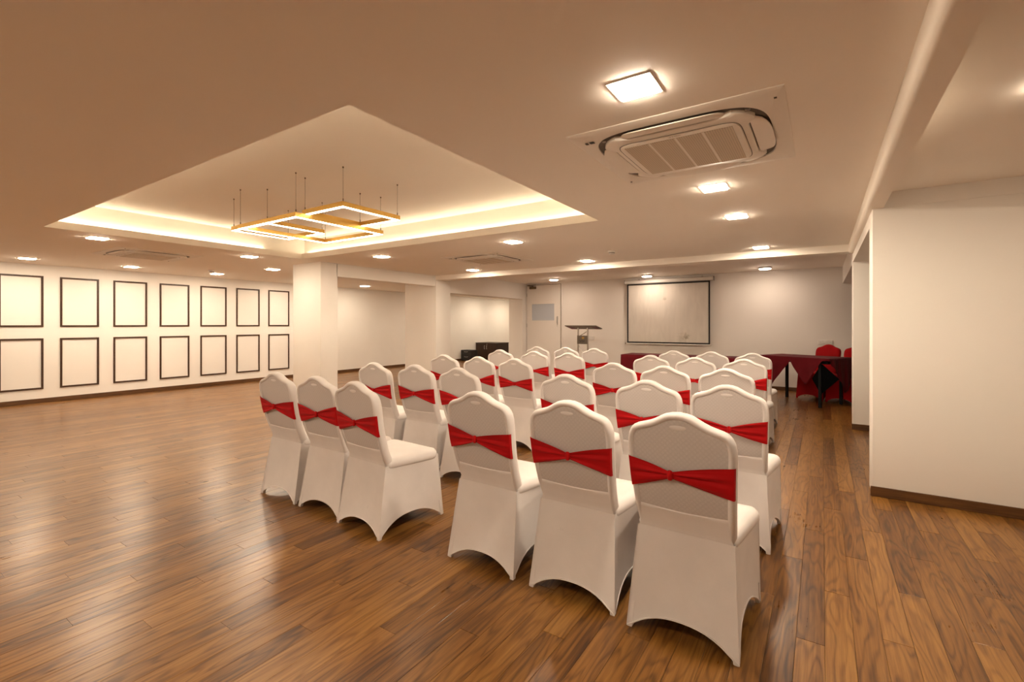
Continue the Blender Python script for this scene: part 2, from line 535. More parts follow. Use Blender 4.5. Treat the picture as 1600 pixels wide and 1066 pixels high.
# ------------------------------------------------------------------ framed mouldings on the panelled wall
ordn = ['first', 'second', 'third', 'fourth', 'fifth', 'sixth', 'seventh', 'eighth']
FW, FD = 0.030, 0.016
for i in range(7):
    y0 = 1.828 + 0.7635 * i; y1 = y0 + 0.547
    for row, (z0, z1) in (('upper', (1.335, 2.232)), ('lower', (0.24, 1.135))):
        t = empty('wall_moulding_frame', (XL, (y0 + y1) / 2, z0), 0,
                  '%s dark rectangular wall frame of the %s row, counted from the white column' % (ordn[6 - i], row), 'wall frame',
                  'dark frames on the panelled wall')
        h = z1 - z0; wd = y1 - y0
        for za in (0, h - FW):
            B(0, FD, -wd / 2, wd / 2, za, za + FW, 0.003).build('rail', 'trim', t)
        for ya in (-wd / 2, wd / 2 - FW):
            B(0, FD, ya, ya + FW, FW, h - FW, 0.003).build('stile', 'trim', t)

# ------------------------------------------------------------------ door in the screen wall
dr = empty('door_1', (-6.40, YF, 0), 0, 'white flush door with a grey frosted pane and closer')
dr['kind'] = 'structure'
dx0, dx1, dh = -0.525, 0.525, 2.465
lf = MB()
px0, px1, pz0, pz1 = -0.385, 0.355, 1.475, 1.955
lf.box(dx0, px0, -0.028, 0.0, 0.005, dh); lf.box(px1, dx1, -0.028, 0.0, 0.005, dh)
lf.box(px0, px1, -0.028, 0.0, 0.005, pz0); lf.box(px0, px1, -0.028, 0.0, pz1, dh)
leaf = lf.build('leaf', 'wall', dr)
tag(B(px0, px1, -0.012, -0.004, pz0, pz1).build('pane', 'frost', dr), 'grey frosted glass pane')
bd = MB()
for a in ((px0, px0 + 0.014, pz0, pz1), (px1 - 0.014, px1, pz0, pz1), (px0, px1, pz0, pz0 + 0.014), (px0, px1, pz1 - 0.014, pz1)):
    bd.box(a[0], a[1], -0.032, -0.005, a[2], a[3])
bd.build('glazing_bead', 'wall', dr)
gp = MB()
gp.box(dx0 - 0.012, dx0, -0.004, 0, 0, dh + 0.012).box(dx1, dx1 + 0.02, -0.004, 0, 0, dh + 0.012).box(dx0, dx1, -0.004, 0, dh, dh + 0.012)
gp.build('door_gap', 'bronze', dr)
ar = MB()
ar.box(dx0 - 0.03, dx0 - 0.012, -0.02, 0, 0, dh + 0.03).box(dx1 + 0.02, dx1 + 0.035, -0.02, 0, 0, dh + 0.03)
ar.build('door_frame', 'wall', dr)
hd = MB()
hd.box(0.415, 0.455, -0.034, -0.028, 1.36, 1.60, 0.004)
hd.tube([(0.435, -0.03, 1.585), (0.435, -0.065, 1.575), (0.435, -0.065, 1.42), (0.435, -0.03, 1.41)], 0.009)
hd.build('handle', 'steel', dr, True)
kn = MB().tube([(0.435, -0.028, 1.345), (0.435, -0.04, 1.345)], 0.028, 16)
kn.build('lock_rose', 'white_plastic', dr, True)
cl = MB().box(-0.42, -0.22, -0.085, -0.028, 2.36, 2.43, 0.012)
cl.build('door_closer', 'bronze', dr, True)
MB().tube([(-0.30, -0.06, 2.44), (-0.45, -0.14, 2.45), (-0.24, -0.03, 2.475)], 0.010, 6).build('closer_arm', 'bronze', dr, True)
for z in (0.35, 1.30, 2.15):
    MB().tube([(dx0 - 0.004, -0.032, z), (dx0 - 0.004, -0.032, z + 0.10)], 0.008, 8).build('hinge', 'steel', dr, True)

# ------------------------------------------------------------------ projector screen
scx = -3.045
ps = empty('projector_screen', (scx, YF - 0.085, 0.93), 0, 'white pull-down projector screen with black border hanging from the wall', 'projector screen')
W2, HZ = 0.955, 1.43
rows = []
rng = random.Random(3)
for j in range(29):
    z = HZ * j / 28
    r = []
    for i in range(41):
        x = -W2 + 2 * W2 * i / 40
        e = (1 - (x / W2) ** 2) * (0.35 + 0.65 * math.sin(math.pi * j / 28))
        yy = e * (0.005 * math.sin(x * 9 + z * 2.2) + 0.004 * math.sin(x * 17 - z * 4.0 + 1.0) + 0.003 * math.sin(x * 5 + z * 9))
        r.append((x, yy, z))
    rows.append(r)
MB().grid(rows).build('screen_sheet', 'screen', ps, 'all')
bw = 0.032
b_ = MB()
b_.box(-W2, -W2 + bw, -0.008, -0.003, 0, HZ).box(W2 - bw, W2, -0.008, -0.003, 0, HZ)
b_.box(-W2, W2, -0.009, -0.004, 0, bw).box(-W2, W2, -0.009, -0.004, HZ - bw, HZ)
b_.build('black_border', 'screen_black', ps)
hs = MB()
pr = [(0.0, 0.0), (0.055, 0.0), (0.07, 0.02), (0.07, 0.075), (0.055, 0.09), (-0.03, 0.09), (-0.05, 0.075), (-0.05, 0.02), (-0.035, 0.0)]
hs.rings([[(x, y, HZ + 0.005 + z) for y, z in pr] for x in (-W2 - 0.05, W2 + 0.07)])
hsg = hs.build('housing', 'white_plastic', ps)
for x in (-W2 - 0.06, W2 + 0.07):
    B(x, x + 0.012, -0.055, 0.075, HZ, HZ + 0.10, 0.004).build('end_cap', 'grey_plastic', hsg)
for x in (-W2 + 0.25, W2 - 0.2):
    B(x, x + 0.04, 0.06, 0.084, HZ + 0.02, HZ + 0.12).build('wall_bracket', 'steel', hsg)
bar = MB().tube([(-W2 - 0.03, 0, -0.016), (W2 + 0.01, 0, -0.016)], 0.014, 10).build('bottom_bar', 'white_plastic', ps, True)
MB().tube([(-W2 - 0.05, 0, -0.016), (-W2 - 0.03, 0, -0.016)], 0.015, 10).build('bar_end_cap', 'bronze', bar, True)
MB().tube([(-0.04 + 0.03 * math.cos(a), 0, -0.055 + 0.028 * math.sin(a)) for a in [k * math.pi / 6 for k in range(12)]], 0.004, 6, closed=True).build('pull_loop', 'white_plastic', bar, True)

# ------------------------------------------------------------------ downlights
def square_light(x, y, z, label, group='square recessed downlights'):
    t = empty('square_downlight', (x, y, z), 0, label, 'downlight', group)
    t_ = MB(); a, b = 0.098, 0.083
    for q in ((-a, a, -a, -b), (-a, a, b, a), (-a, -b, -b, b), (b, a, -b, b)):
        t_.box(q[0], q[1], q[2], q[3], -0.004, 0.0)
    t_.build('trim_ring', 'white_plastic', t)
    B(-b, b, -b, b, -0.009, -0.001).build('diffuser', 'lamp', t)
    return t
def round_light(x, y, z, label):
    t = empty('surface_downlight', (x, y, z), 0, label, 'downlight', 'round surface downlights by the screen wall')
    circ = lambda r, zz: [(r * math.cos(2 * math.pi * k / 32), r * math.sin(2 * math.pi * k / 32), zz) for k in range(32)]
    MB().rings([circ(0.118, 0), circ(0.120, -0.012), circ(0.118, -0.030), circ(0.102, -0.034)], True, True).build('housing', 'white_plastic', t, True)
    MB().rings([circ(0.100, -0.0345), circ(0.100, -0.040), circ(0.096, -0.043)], True, True).build('diffuser', 'lamp_round', t, True)
    return t
LIGHTS = [
 (-0.693, 2.04, 'square ceiling downlight on the near side of the large air conditioner'),
 (-0.693, 3.863, 'square ceiling downlight just past the large air conditioner'),
 (-0.693, 5.012, 'square ceiling downlight level with the cream wall end'),
 (-0.697, 7.22, 'square ceiling downlight against the cross beam near the pillar'),
 (-3.245, 7.19, 'square ceiling downlight against the middle of the cross beam'),
 (-5.636, 7.17, 'square ceiling downlight against the cross beam below the far air conditioner'),
 (-3.279, 5.00, 'square ceiling downlight between the recess and the far air conditioner'),
 (-5.69, 4.965, 'square ceiling downlight between the recess and the lintel'),
 (-10.44, 8.52, 'square downlight seen through the opening behind the column'),
 (-10.49, 6.60, 'square downlight by the panelled wall behind the white column'),
 (-7.40, 3.84, 'square ceiling downlight beside the recess corner near the column'),
 (-8.75, 4.98, 'square ceiling downlight just left of the white column'),
 (-7.36, 2.00, 'square ceiling downlight between the recess and the air conditioner by the panelled wall'),
 (-10.55, 2.00, 'square downlight by the panelled wall above the sixth and seventh frames'),
 (-10.52, 3.34, 'square downlight by the panelled wall below the air conditioner'),
 (-10.49, 4.78, 'square downlight by the panelled wall beside a smoke detector'),
]
for x, y, lab in LIGHTS:
    square_light(x, y, ZC, lab)
# lamps of the same kind in the parts of the hall outside the picture
for x, y, lab in ((0.885, 2.98, 'square downlight over the alcove beside the long beam'),
                  (-0.69, 0.1, 'square downlight over the rear of the hall beside the long beam'), (-3.28, -0.3, 'square downlight over the rear of the hall behind the recess'),
                  (-5.7, -0.3, 'square downlight over the rear of the hall behind the pendant'), (-8.75, -0.3, 'square downlight over the rear of the hall towards the panelled wall'),
                  (-5.7, -1.7, 'square downlight by the rear wall behind the pendant'),
                  (-10.44, 12.3, 'square downlight in the side room over the drawer unit'), (-10.44, 14.6, 'square downlight in the side room over the dark brown cabinet'),
                  (-10.44, 16.4, 'square downlight in the far corner of the side room'), (-9.0, 10.6, 'square downlight in the side room by its opening')):
    square_light(x, y, ZC, lab)
for x, y, lab in ((-0.945, 10.55, 'round surface downlight between the screen and the pillar'),
                  (-3.36, 10.72, 'round surface downlight in front of the projector screen'),
                  (-5.56, 10.32, 'round surface downlight beside the door')):
    round_light(x, y, ZF, lab)

# ------------------------------------------------------------------ smoke detectors
def smoke(x, y, lab):
    t = empty('smoke_detector', (x, y, ZC), 0, lab, 'smoke detector', 'smoke detectors')
    circ = lambda r, zz: [(r * math.cos(2 * math.pi * k / 20), r * math.sin(2 * math.pi * k / 20), zz) for k in range(20)]
    MB().rings([circ(0.058, 0), circ(0.060, -0.02), circ(0.050, -0.026)]).build('base', 'white_plastic', t, True)
    MB().rings([circ(0.040, -0.026), circ(0.040, -0.038)]).build('sensor_slot', 'grey_plastic', t, True)
    MB().rings([circ(0.044, -0.038), circ(0.040, -0.048), circ(0.02, -0.052)]).build('cap', 'white_plastic', t, True)
smoke(-9.89, 4.415, 'small ceiling smoke detector near the panelled wall')
smoke(-2.504, 6.385, 'small ceiling smoke detector near the cross beam')

# ------------------------------------------------------------------ cassette air conditioners
def superell(a, b, p, n=64):
    r = []
    for k in range(n):
        t = 2 * math.pi * (k + 0.5) / n
        c, s_ = math.cos(t), math.sin(t)
        r.append((a * math.copysign(abs(c) ** (2 / p), c), b * math.copysign(abs(s_) ** (2 / p), s_)))
    return r
def make_ac():
    t = empty('cassette_air_conditioner', (0, 0, 0))
    n = 64
    hole = superell(0.452, 0.452, 4.2, n)
    def sq(h):
        return [(h * max(-1, min(1, x / 0.452 * 1.25)), h * max(-1, min(1, y / 0.452 * 1.25))) for x, y in superell(0.452, 0.452, 12, n)]
    plate = MB()
    plate.rings([[(x, y, 0.0) for x, y in sq(0.53)], [(x, y, -0.004) for x, y in sq(0.530)], [(x, y, -0.008) for x, y in sq(0.520)],
                 [(x, y, -0.013) for x, y in [(a * 1.015, b * 1.015) for a, b in hole]], [(x, y, -0.012) for x, y in hole], [(x, y, 0.0) for x, y in hole]], False, False)
    plate.build('ceiling_plate', 'ac_white', t, True)
    sl = MB().rings([[(x * 1.0, y * 1.0, -0.0015) for x, y in hole], [(x, y, -0.0030) for x, y in hole]])
    sl.build('air_slot', 'ac_slot', t)
    # inner panel with bites for the four louvres
    out = []
    for k in range(160):
        a = 2 * math.pi * (k + 0.5) / 160
        x, y = math.cos(a), math.sin(a)
        c, s_ = abs(x), abs(y)
        r = 0.418 / ((c ** 4.2 + s_ ** 4.2) ** (1 / 4.2))
        q = max(c, s_); lat = min(c, s_) * r
        if q * r > 0.36 and lat < 0.30:
            e = min(1.0, (0.30 - lat) / 0.05)
            e = e * e * (3 - 2 * e)
            r2 = 0.355 / q
            r = r + (r2 - r) * e
        out.append((r * x, r * y))
    ip = MB()
    ip.rings([[(x, y, -0.004) for x, y in out], [(x, y, -0.022) for x, y in out], [(x * 0.985, y * 0.985, -0.027) for x, y in out], [(x * 0.90, y * 0.90, -0.029) for x, y in out]])
    panel = ip.build('inner_panel', 'ac_white', t, True)
    # groove and intake grille
    g1 = superell(0.325, 0.315, 9, 48)
    ring = [[(x, y, -0.0302) for x, y in g1], [(x * 0.988, y * 0.988, -0.0302) for x, y in g1]]
    rg = MB(); rg.rings(ring, False, False); rg.build('groove', 'ac_slot', panel)
    g2 = superell(0.318, 0.308, 9, 48)
    MB().rings([[(x, y, -0.028) for x, y in g2], [(x, y, -0.034) for x, y in g2], [(x * 0.985, y * 0.985, -0.036) for x, y in g2]]).build('intake_frame', 'ac_white', t, True)
    gr = B(-0.285, 0.285, -0.270, 0.270, -0.0385, -0.035).build('intake_grille', 'grille', t)
    for x in (-0.142, 0.0, 0.142):
        B(x - 0.006, x + 0.006, -0.270, 0.270, -0.039, -0.0372).build('grille_rib', 'ac_white', gr)
    # louvres, one per side
    for k in range(4):
        rows = []
        L = 0.275
        for j in range(9):
            f = j / 8.0
            r = []
            for i in range(17):
                x = -L + 2 * L * i / 16
                e = 1 - abs(x / L) ** 3.5
                w_ = 0.010 + 0.082 * e ** 0.6
                y = -0.362 - w_ * f
                z = -0.018 - 0.022 * f * e + 0.010 * f * f
                r.append((x, y, z))
            rows.append(r)
        lo = [[(x, y, z + 0.006) for x, y, z in r] for r in rows]
        m = MB(); m.grid(rows); m.grid(lo)
        n_ = 17; off = 9 * n_
        for j in range(8):
            for i in (0, 16):
                m.f.append((j * n_ + i, (j + 1) * n_ + i, off + (j + 1) * n_ + i, off + j * n_ + i))
        for i in range(16):
            for j in (0, 8):
                m.f.append((j * n_ + i, j * n_ + i + 1, off + j * n_ + i + 1, off + j * n_ + i))
        o = m.build('louvre', 'ac_white', t, True)
        o.rotation_euler = (0, 0, k * math.pi / 2)
    for sx in (-1, 1):
        for sy in (-1, 1):
            B(sx * 0.367 - 0.012, sx * 0.367 + 0.012, sy * 0.367 - 0.012, sy * 0.367 + 0.012, -0.012, -0.0035, 0.002).build('channel_bridge', 'grey_plastic', t)
            if sx * sy < 0:
                B(sx * 0.49 - 0.006, sx * 0.49 + 0.006, sy * 0.44 - 0.005, sy * 0.44 + 0.005, -0.0165, -0.013).build('screw_cap', 'ac_slot', t)
    B(-0.44, -0.415, -0.412, -0.392, -0.0165, -0.013).build('sensor_window', 'black', t)
    for k in range(4):
        B(-0.468 + 0.0, -0.452, -0.412 + k * 0.007, -0.4105 + k * 0.007, -0.0162, -0.013).build('indicator_mark', 'ac_slot', t)
    # maker's mark on the intake frame
    cu = bpy.data.curves.new('mark', 'FONT'); cu.body = 'DAIKIN'; cu.size = 0.014; cu.extrude = 0.0005
    to = bpy.data.objects.new('mark', cu); COL.objects.link(to)
    bpy.context.view_layer.update()
    me = bpy.data.meshes.new_from_object(to.evaluated_get(bpy.context.evaluated_depsgraph_get()))
    bpy.data.objects.remove(to)
    o = link('maker_mark', me, 'grey_plastic', t)
    o.rotation_euler = (math.pi, 0, 0)
    o.location = (-0.012, -0.291, -0.0362)
    tri = MB().prism([(-0.030, -0.292), (-0.016, -0.300), (-0.016, -0.292)], -0.0368, -0.0355)
    tri.build('maker_emblem', 'grey_plastic', t)
    return t
ac = make_ac()
ACS = [(-0.668, 2.895, 'white ceiling cassette air conditioner beside the long beam, grille facing down'),
       (-8.46, 2.90, 'white ceiling cassette air conditioner between the recess and the panelled wall'),
       (-4.47, 6.08, 'white ceiling cassette air conditioner between the recess and the cross beam')]
for i, (x, y, lab) in enumerate(ACS):
    o = ac if i == 0 else copy_tree(ac)
    o.location = (x, y, ZC)
    tag(o, lab, 'air conditioner', 'ceiling cassette air conditioners')

# ------------------------------------------------------------------ pendant of three golden frames
pe = empty('pendant_light', (-4.5, 3.0, ZU), 0, 'hanging light of three overlapping golden square frames with glowing edges', 'pendant light')
def pframe(x0, x1, y0, y1, z0, z1):
    b = 0.038
    q = lambda x, y: (x + 4.5, y - 3.0)
    x0, y0 = q(x0, y0); x1, y1 = q(x1, y1); z0 -= ZU; z1 -= ZU
    m = MB()
    def ring(d, z): return [(x0 + d, y0 + d, z), (x1 - d, y0 + d, z), (x1 - d, y1 - d, z), (x0 + d, y1 - d, z)]
    m.rings([ring(0, z0 + 0.004), ring(0, z1), ring(b, z1), ring(b, z0 + 0.004), ring(0, z0 + 0.004)], False, False)
    fr = m.build('frame', 'brass', pe)
    e = MB()
    e.rings([ring(0.003, z0 + 0.005), ring(0.003, z0), ring(b - 0.003, z0), ring(b - 0.003, z0 + 0.005)], False, False)
    e.build('light_diffuser', 'pend', fr)
    for cx, cy in ((x0 + b / 2, y0 + b / 2), (x1 - b / 2, y0 + b / 2), (x1 - b / 2, y1 - b / 2), (x0 + b / 2, y1 - b / 2)):
        c = MB().tube([(cx, cy, z1), (cx, cy, 0)], 0.0016, 5).build('suspension_cable', 'bronze', pe)
        MB().tube([(cx, cy, -0.012), (cx, cy, 0.0)], 0.007, 8).build('ceiling_anchor', 'bronze', c)
        MB().tube([(cx, cy, z1), (cx, cy, z1 + 0.028)], 0.0045, 8).build('cable_gripper', 'bronze', c)
pframe(-5.0, -3.985, 2.475, 3.50, 2.356, 2.400)
pframe(-4.09, -3.49, 2.61, 3.28, 2.410, 2.456)
pframe(-5.43, -4.72, 2.62, 3.29, 2.410, 2.456)

# ------------------------------------------------------------------ chairs
PZ = [0.0, 0.20, 0.37, 0.435, 0.47, 0.50, 0.55, 0.62, 0.70, 0.78, 0.84, 0.92, 1.02]
PYV = [0.0, 0.028, 0.060, 0.082, 0.078, 0.064, 0.042, 0.018, -0.003, -0.016, -0.025, -0.037, -0.052]
def P(z): return float(np.interp(z, PZ, PYV))
OUT = [(0.150, 0.424), (0.185, 0.427), (0.203, 0.440), (0.209, 0.47), (0.212, 0.51), (0.2145, 0.555), (0.217, 0.60), (0.220, 0.66), (0.2225, 0.72), (0.225, 0.78), (0.227, 0.83),
       (0.226, 0.865), (0.221, 0.893), (0.211, 0.915), (0.197, 0.931), (0.178, 0.941), (0.153, 0.9485), (0.126, 0.957), (0.102, 0.968), (0.080, 0.981), (0.058, 0.993), (0.030, 1.0015), (0.0, 1.004)]
def w_of(z):
    zs = [p[1] for p in OUT]; ws = [p[0] for p in OUT]
    return float(np.interp(z, zs, ws))
def inset(d):
    r = []
    n = len(OUT)
    for i, (x, z) in enumerate(OUT):
        a = OUT[max(i - 1, 0)]; b = OUT[min(i + 1, n - 1)]
        tx, tz = b[0] - a[0], b[1] - a[1]
        if i == n - 1: nx, nz = 0.0, 1.0
        else:
            L = math.hypot(tx, tz); nx, nz = tz / L, -tx / L
        r.append((max(0.0, x - nx * d), z - nz * d))
    r[-1] = (0.0, OUT[-1][1] - d)
    for i in range(n - 2, 0, -1):            # keep the inset outline monotone
        if r[i][1] > r[i + 1][1]: r[i] = (r[i][0], r[i + 1][1] - 0.0005)
    return r
def ring3(d, dy):
    o = inset(d)
    right = [(x, P(z) + dy, z) for x, z in o]
    left = [(-x, y, z) for x, y, z in right[:-1]][::-1]
    return right + left
def fill_rows(d, dy, zmin=0.0, ncol=9, zadd=0.0):
    rows = []
    for x, z in inset(d):
        if z < zmin: continue
        x = max(x, 0.0008)
        rows.append([(x * (-1 + 2 * k / (ncol - 1)), P(z) + dy - zadd * (1 - (-1 + 2 * k / (ncol - 1)) ** 2), z) for k in range(ncol)])
    return rows
def backrest_mesh():
    m = MB()
    R = [(0.033, 0.013), (0.029, 0.007), (0.024, 0.002), (0.017, 0.000), (0.010, 0.003), (0.005, 0.010), (0.001, 0.022), (0.0, 0.036), (0.001, 0.050), (0.007, 0.061), (0.022, 0.069), (0.05, 0.073)]
    m.rings([ring3(d, dy) for d, dy in R], False, False)
    m.grid(fill_rows(0.05, 0.073, 0.0, 9, -0.006))
    return m.mesh('backrest', True)
def panel_mesh():
    m = MB()
    m.grid(fill_rows(0.030, 0.0095, 0.50, 11, 0.002))
    return m.mesh('back_panel', True)
def grip_mesh():
    m = MB(); n = 24
    rs = []
    for f, dy in ((1.0, 0.0092), (0.8, 0.0072), (0.5, 0.0060), (0.1, 0.0056)):
        rs.append([(0.040 * f * math.cos(2 * math.pi * k / n), P(0.942) + dy, 0.942 + 0.013 * f * math.sin(2 * math.pi * k / n)) for k in range(n)])
    m.rings(rs, False, True)
    return m.mesh('handle_grip', True)
def rquad(d, npc=6):
    pts = []
    rw, fw, ry, fy, rad = 0.214, 0.252, 0.085, 0.515, 0.055
    corners = [(rw, ry, -1), (fw, fy, 0), (-fw, fy, 1), (-rw, ry, 2)]
    cs = [(rw, ry), (fw, fy), (-fw, fy), (-rw, ry)]
    dirs = [(-math.pi / 2, 0), (0, math.pi / 2), (math.pi / 2, math.pi), (math.pi, 1.5 * math.pi)]
    for (cx, cy), (a0, a1) in zip(cs, dirs):
        rr = rad if cy > 0.3 else 0.03
        ox = cx - math.copysign(rr, cx); oy = cy - rr if cy > 0.3 else cy + rr
        for k in range(npc):
            a = a0 + (a1 - a0) * k / (npc - 1)
            pts.append((ox + max(0.002, rr - d) * math.cos(a) - (math.copysign(max(0, d - rr), cx)), oy + max(0.002, rr - d) * math.sin(a) - (max(0, d - rr) * (1 if cy > 0.3 else -1))))
    return pts
def seat_mesh():
    m = MB()
    prof = [(0.418, 0.02), (0.428, 0.006), (0.442, 0.0), (0.458, 0.0), (0.474, 0.006), (0.486, 0.018), (0.4925, 0.04), (0.497, 0.075), (0.500, 0.12), (0.5015, 0.17)]
    m.rings([[(x, y, z) for x, y in rquad(d)] for z, d in prof], True, True)
    return m.mesh('seat', True)
SV = [0.0, 0.035, 0.09, 0.17, 0.27, 0.38, 0.5, 0.62, 0.73, 0.83, 0.91, 0.965]
TOPC = [(-0.206, 0.0745), (0.206, 0.0745), (0.243, 0.500), (-0.243, 0.500)]
BOTC = [(-0.234, 0.0), (0.234, 0.0), (0.246, 0.552), (-0.246, 0.552)]
HEM = [0.078, 0.098, 0.085, 0.098]
def hem_pt(side, s_):
    a, b = BOTC[side], BOTC[(side + 1) % 4]
    e = 1 - abs(2 * s_ - 1) ** 2.3
    f = max(0.0, (e - 0.12) / 0.88)
    z = 0.003 + HEM[side] * f ** 0.85
    nx, ny = (b[1] - a[1]), -(b[0] - a[0])
    L = math.hypot(nx, ny)
    inn = 0.022 * f
    return (a[0] + (b[0] - a[0]) * s_ - nx / L * inn, a[1] + (b[1] - a[1]) * s_ - ny / L * inn, z)
def skirt_mesh():
    m = MB()
    rows = []
    K = 10
    for k in range(K + 1):
        r = k / K
        ring = []
        for side in range(4):
            for s_ in SV:
                a, b = TOPC[side], TOPC[(side + 1) % 4]
                tp = (a[0] + (b[0] - a[0]) * s_, a[1] + (b[1] - a[1]) * s_, 0.450)
                bp = hem_pt(side, s_)
                x = tp[0] + (bp[0] - tp[0]) * r; y = tp[1] + (bp[1] - tp[1]) * r; z = tp[2] + (bp[2] - tp[2]) * r
                mid = 1 - abs(2 * s_ - 1) ** 4
                c = 0.012 * math.sin(math.pi * r) * mid
                nx, ny = (b[1] - a[1]), -(b[0] - a[0]); L = math.hypot(nx, ny)
                x -= nx / L * c; y -= ny / L * c
                ring.append((x, y, z))
        rows.append(ring)
    m.rings(rows, False, False)
    # the cover carries on up over the lower back
    ap = []
    for z, dy, hw in ((0.450, -0.005, 0.203), (0.462, -0.005, 0.198), (0.475, -0.004, 0.192), (0.49, -0.002, 0.190), (0.505, 0.001, 0.188), (0.525, 0.004, 0.188), (0.545, 0.0055, 0.188), (0.56, 0.0065, 0.188), (0.566, 0.011, 0.188)):
        ap.append([((-1 + 2 * k / 12) * hw, P(z) + dy, z - 0.010 * (1 - (-1 + 2 * k / 12) ** 2) * max(0, (z - 0.5) / 0.066)) for k in range(13)])
    m.grid(ap)
    return m.mesh('skirt', True)
def hem_mesh():
    pts = [hem_pt(side, s_) for side in range(4) for s_ in [k / 14 for k in range(14)]]
    return MB().tube([(x, y, z + 0.003) for x, y, z in pts], 0.0034, 5, closed=True).mesh('hem', True)
def seam_mesh(i):
    m = MB()
    (tx, ty), (bx, by) = TOPC[i], BOTC[i]
    ox, oy = math.copysign(0.0005, tx), (0.0005 if ty > 0.2 else -0.0005)
    m.tube([(tx + (bx - tx) * f + ox, ty + (by - ty) * f + oy, 0.45 - 0.44 * f) for f in [k / 8 for k in range(9)]], 0.0022, 5)
    return m.mesh('seam', True)
def leg_mesh(i):
    x, y = BOTC[i]
    sx, sy = math.copysign(1, x), (1 if y > 0.2 else -1)
    m = MB()
    rs = []
    for z, h in ((0.0, 0.009), (0.004, 0.0115), (0.05, 0.012), (0.11, 0.010)):
        cx = x - sx * 0.011; cy = y - sy * 0.011 
        cx -= sx * 0.00 ; 
        f = z / 0.45
        tx, ty = TOPC[i]
        ccx = cx + (tx - x) * f; ccy = cy + (ty - y) * f
        rs.append([(ccx + h * a, ccy + h * b, z) for a, b in ((-1, -1), (1, -1), (1, 1), (-1, 1))])
    m.rings(rs)
    return m.mesh('leg', True)
def sash_mesh(kx, kz, dl, dr_, seed):
    rg = random.Random(seed)
    ph = [rg.uniform(0, 6.28) for _ in range(3)]
    m = MB()
    cols = []
    NV = 16
    WX = 0.226
    def edge(sd): return (0.722 + (dl if sd < 0 else dr_))
    # back of the chair: bow-tie pinched by the knot
    xs = [-1 + 2 * i / 32 for i in range(33)]
    for u in xs:
        x = u * WX
        sd = -1 if x < kx else 1
        tt = abs(x - kx) / (abs(sd * WX - kx))
        c = kz + (edge(sd) - kz) * tt
        h = 0.014 + (0.070 - 0.014) * tt
        col = []
        for j in range(NV + 1):
            v = -1 + 2 * j / NV
            z = c + h * v + 0.004 * v * math.sin(math.pi * tt)
            wz = w_of(z)
            xx = x / WX * (wz - 0.007)
            pl = 0.0062 * math.sin(math.pi * tt) ** 0.7 * (math.sin(v * 7.5 + ph[0]) + 0.6 * math.sin(v * 13 + ph[1])) 
            pl += 0.010 * (1 - tt) ** 3
            y = P(z) - 0.0035 - pl - 0.002 * math.sin(math.pi * tt)
            if abs(u) > 0.96: y += 0.002
            col.append((xx, y, z))
        cols.append(col)
    m.grid(cols)
    # wraps round the edges to the front
    for sd in (-1, 1):
        cc = edge(sd); w_ = []
        for ex, dy in ((-0.007, -0.002), (-0.0035, 0.004), (-0.002, 0.014)):
            col = []
            for j in range(7):
                z = cc - 0.070 + 0.140 * j / 6
                col.append((sd * max(0.0, w_of(z) + ex), P(z) + dy, z))
            w_.append(col)
        m.grid(w_)
    me = m.mesh('sash', 'all')
    kn = MB(); n = 12
    rs = []
    for z, a, b in ((-0.021, 0.006, 0.004), (-0.017, 0.011, 0.007), (0, 0.0135, 0.0095), (0.017, 0.011, 0.007), (0.021, 0.006, 0.004)):
        rs.append([(kx + a * math.cos(2 * math.pi * k / n), P(kz) - 0.016 + b * math.sin(2 * math.pi * k / n), kz + z) for k in range(n)])
    kn.rings(rs)
    return me, kn.mesh('knot', True)

CH = dict(backrest=backrest_mesh(), back_panel=panel_mesh(), handle_grip=grip_mesh(), seat=seat_mesh(), skirt=skirt_mesh(), hem=hem_mesh(), seams=[seam_mesh(i) for i in range(4)], legs=[leg_mesh(i) for i in range(4)])
SASH = [sash_mesh(kx, kz, dl, dr_, i) for i, (kx, kz, dl, dr_) in enumerate(
    [(-0.034, 0.730, -0.004, 0.008), (0.0, 0.728, 0.0, 0.004), (0.0, 0.722, 0.008, 0.0), (0.012, 0.726, -0.006, 0.006), (-0.012, 0.732, 0.004, -0.004), (0.02, 0.722, 0.0, 0.010)])]
def make_chair(name, cover, panel, sash=None):
    t = empty(name, (0, 0, 0))
    def mk(n, me, mat, par):
        me2 = me
        if me.materials and me.materials[0] != M[mat]:
            me2 = me.copy(); me2.materials.clear()
        return link(n, me2, mat, par)
    bk = mk('backrest', CH['backrest'], cover, t)
    pn = mk('back_panel', CH['back_panel'], panel, bk)
    mk('handle_grip', CH['handle_grip'], cover, bk)
    mk('seat', CH['seat'], cover, t)
    sk = mk('skirt', CH['skirt'], cover, t)
    mk('hem', CH['hem'], cover, sk)
    for i in range(4): mk('corner_seam', CH['seams'][i], cover, sk)
    for i in range(4): mk('leg', CH['legs'][i], cover, t)
    if sash is not None:
        so = link('sash', SASH[sash][0], 'sash', t); so['label'] = 'red stretch sash pinched in the middle'
        link('knot', SASH[sash][1], 'sash', so)
    return t
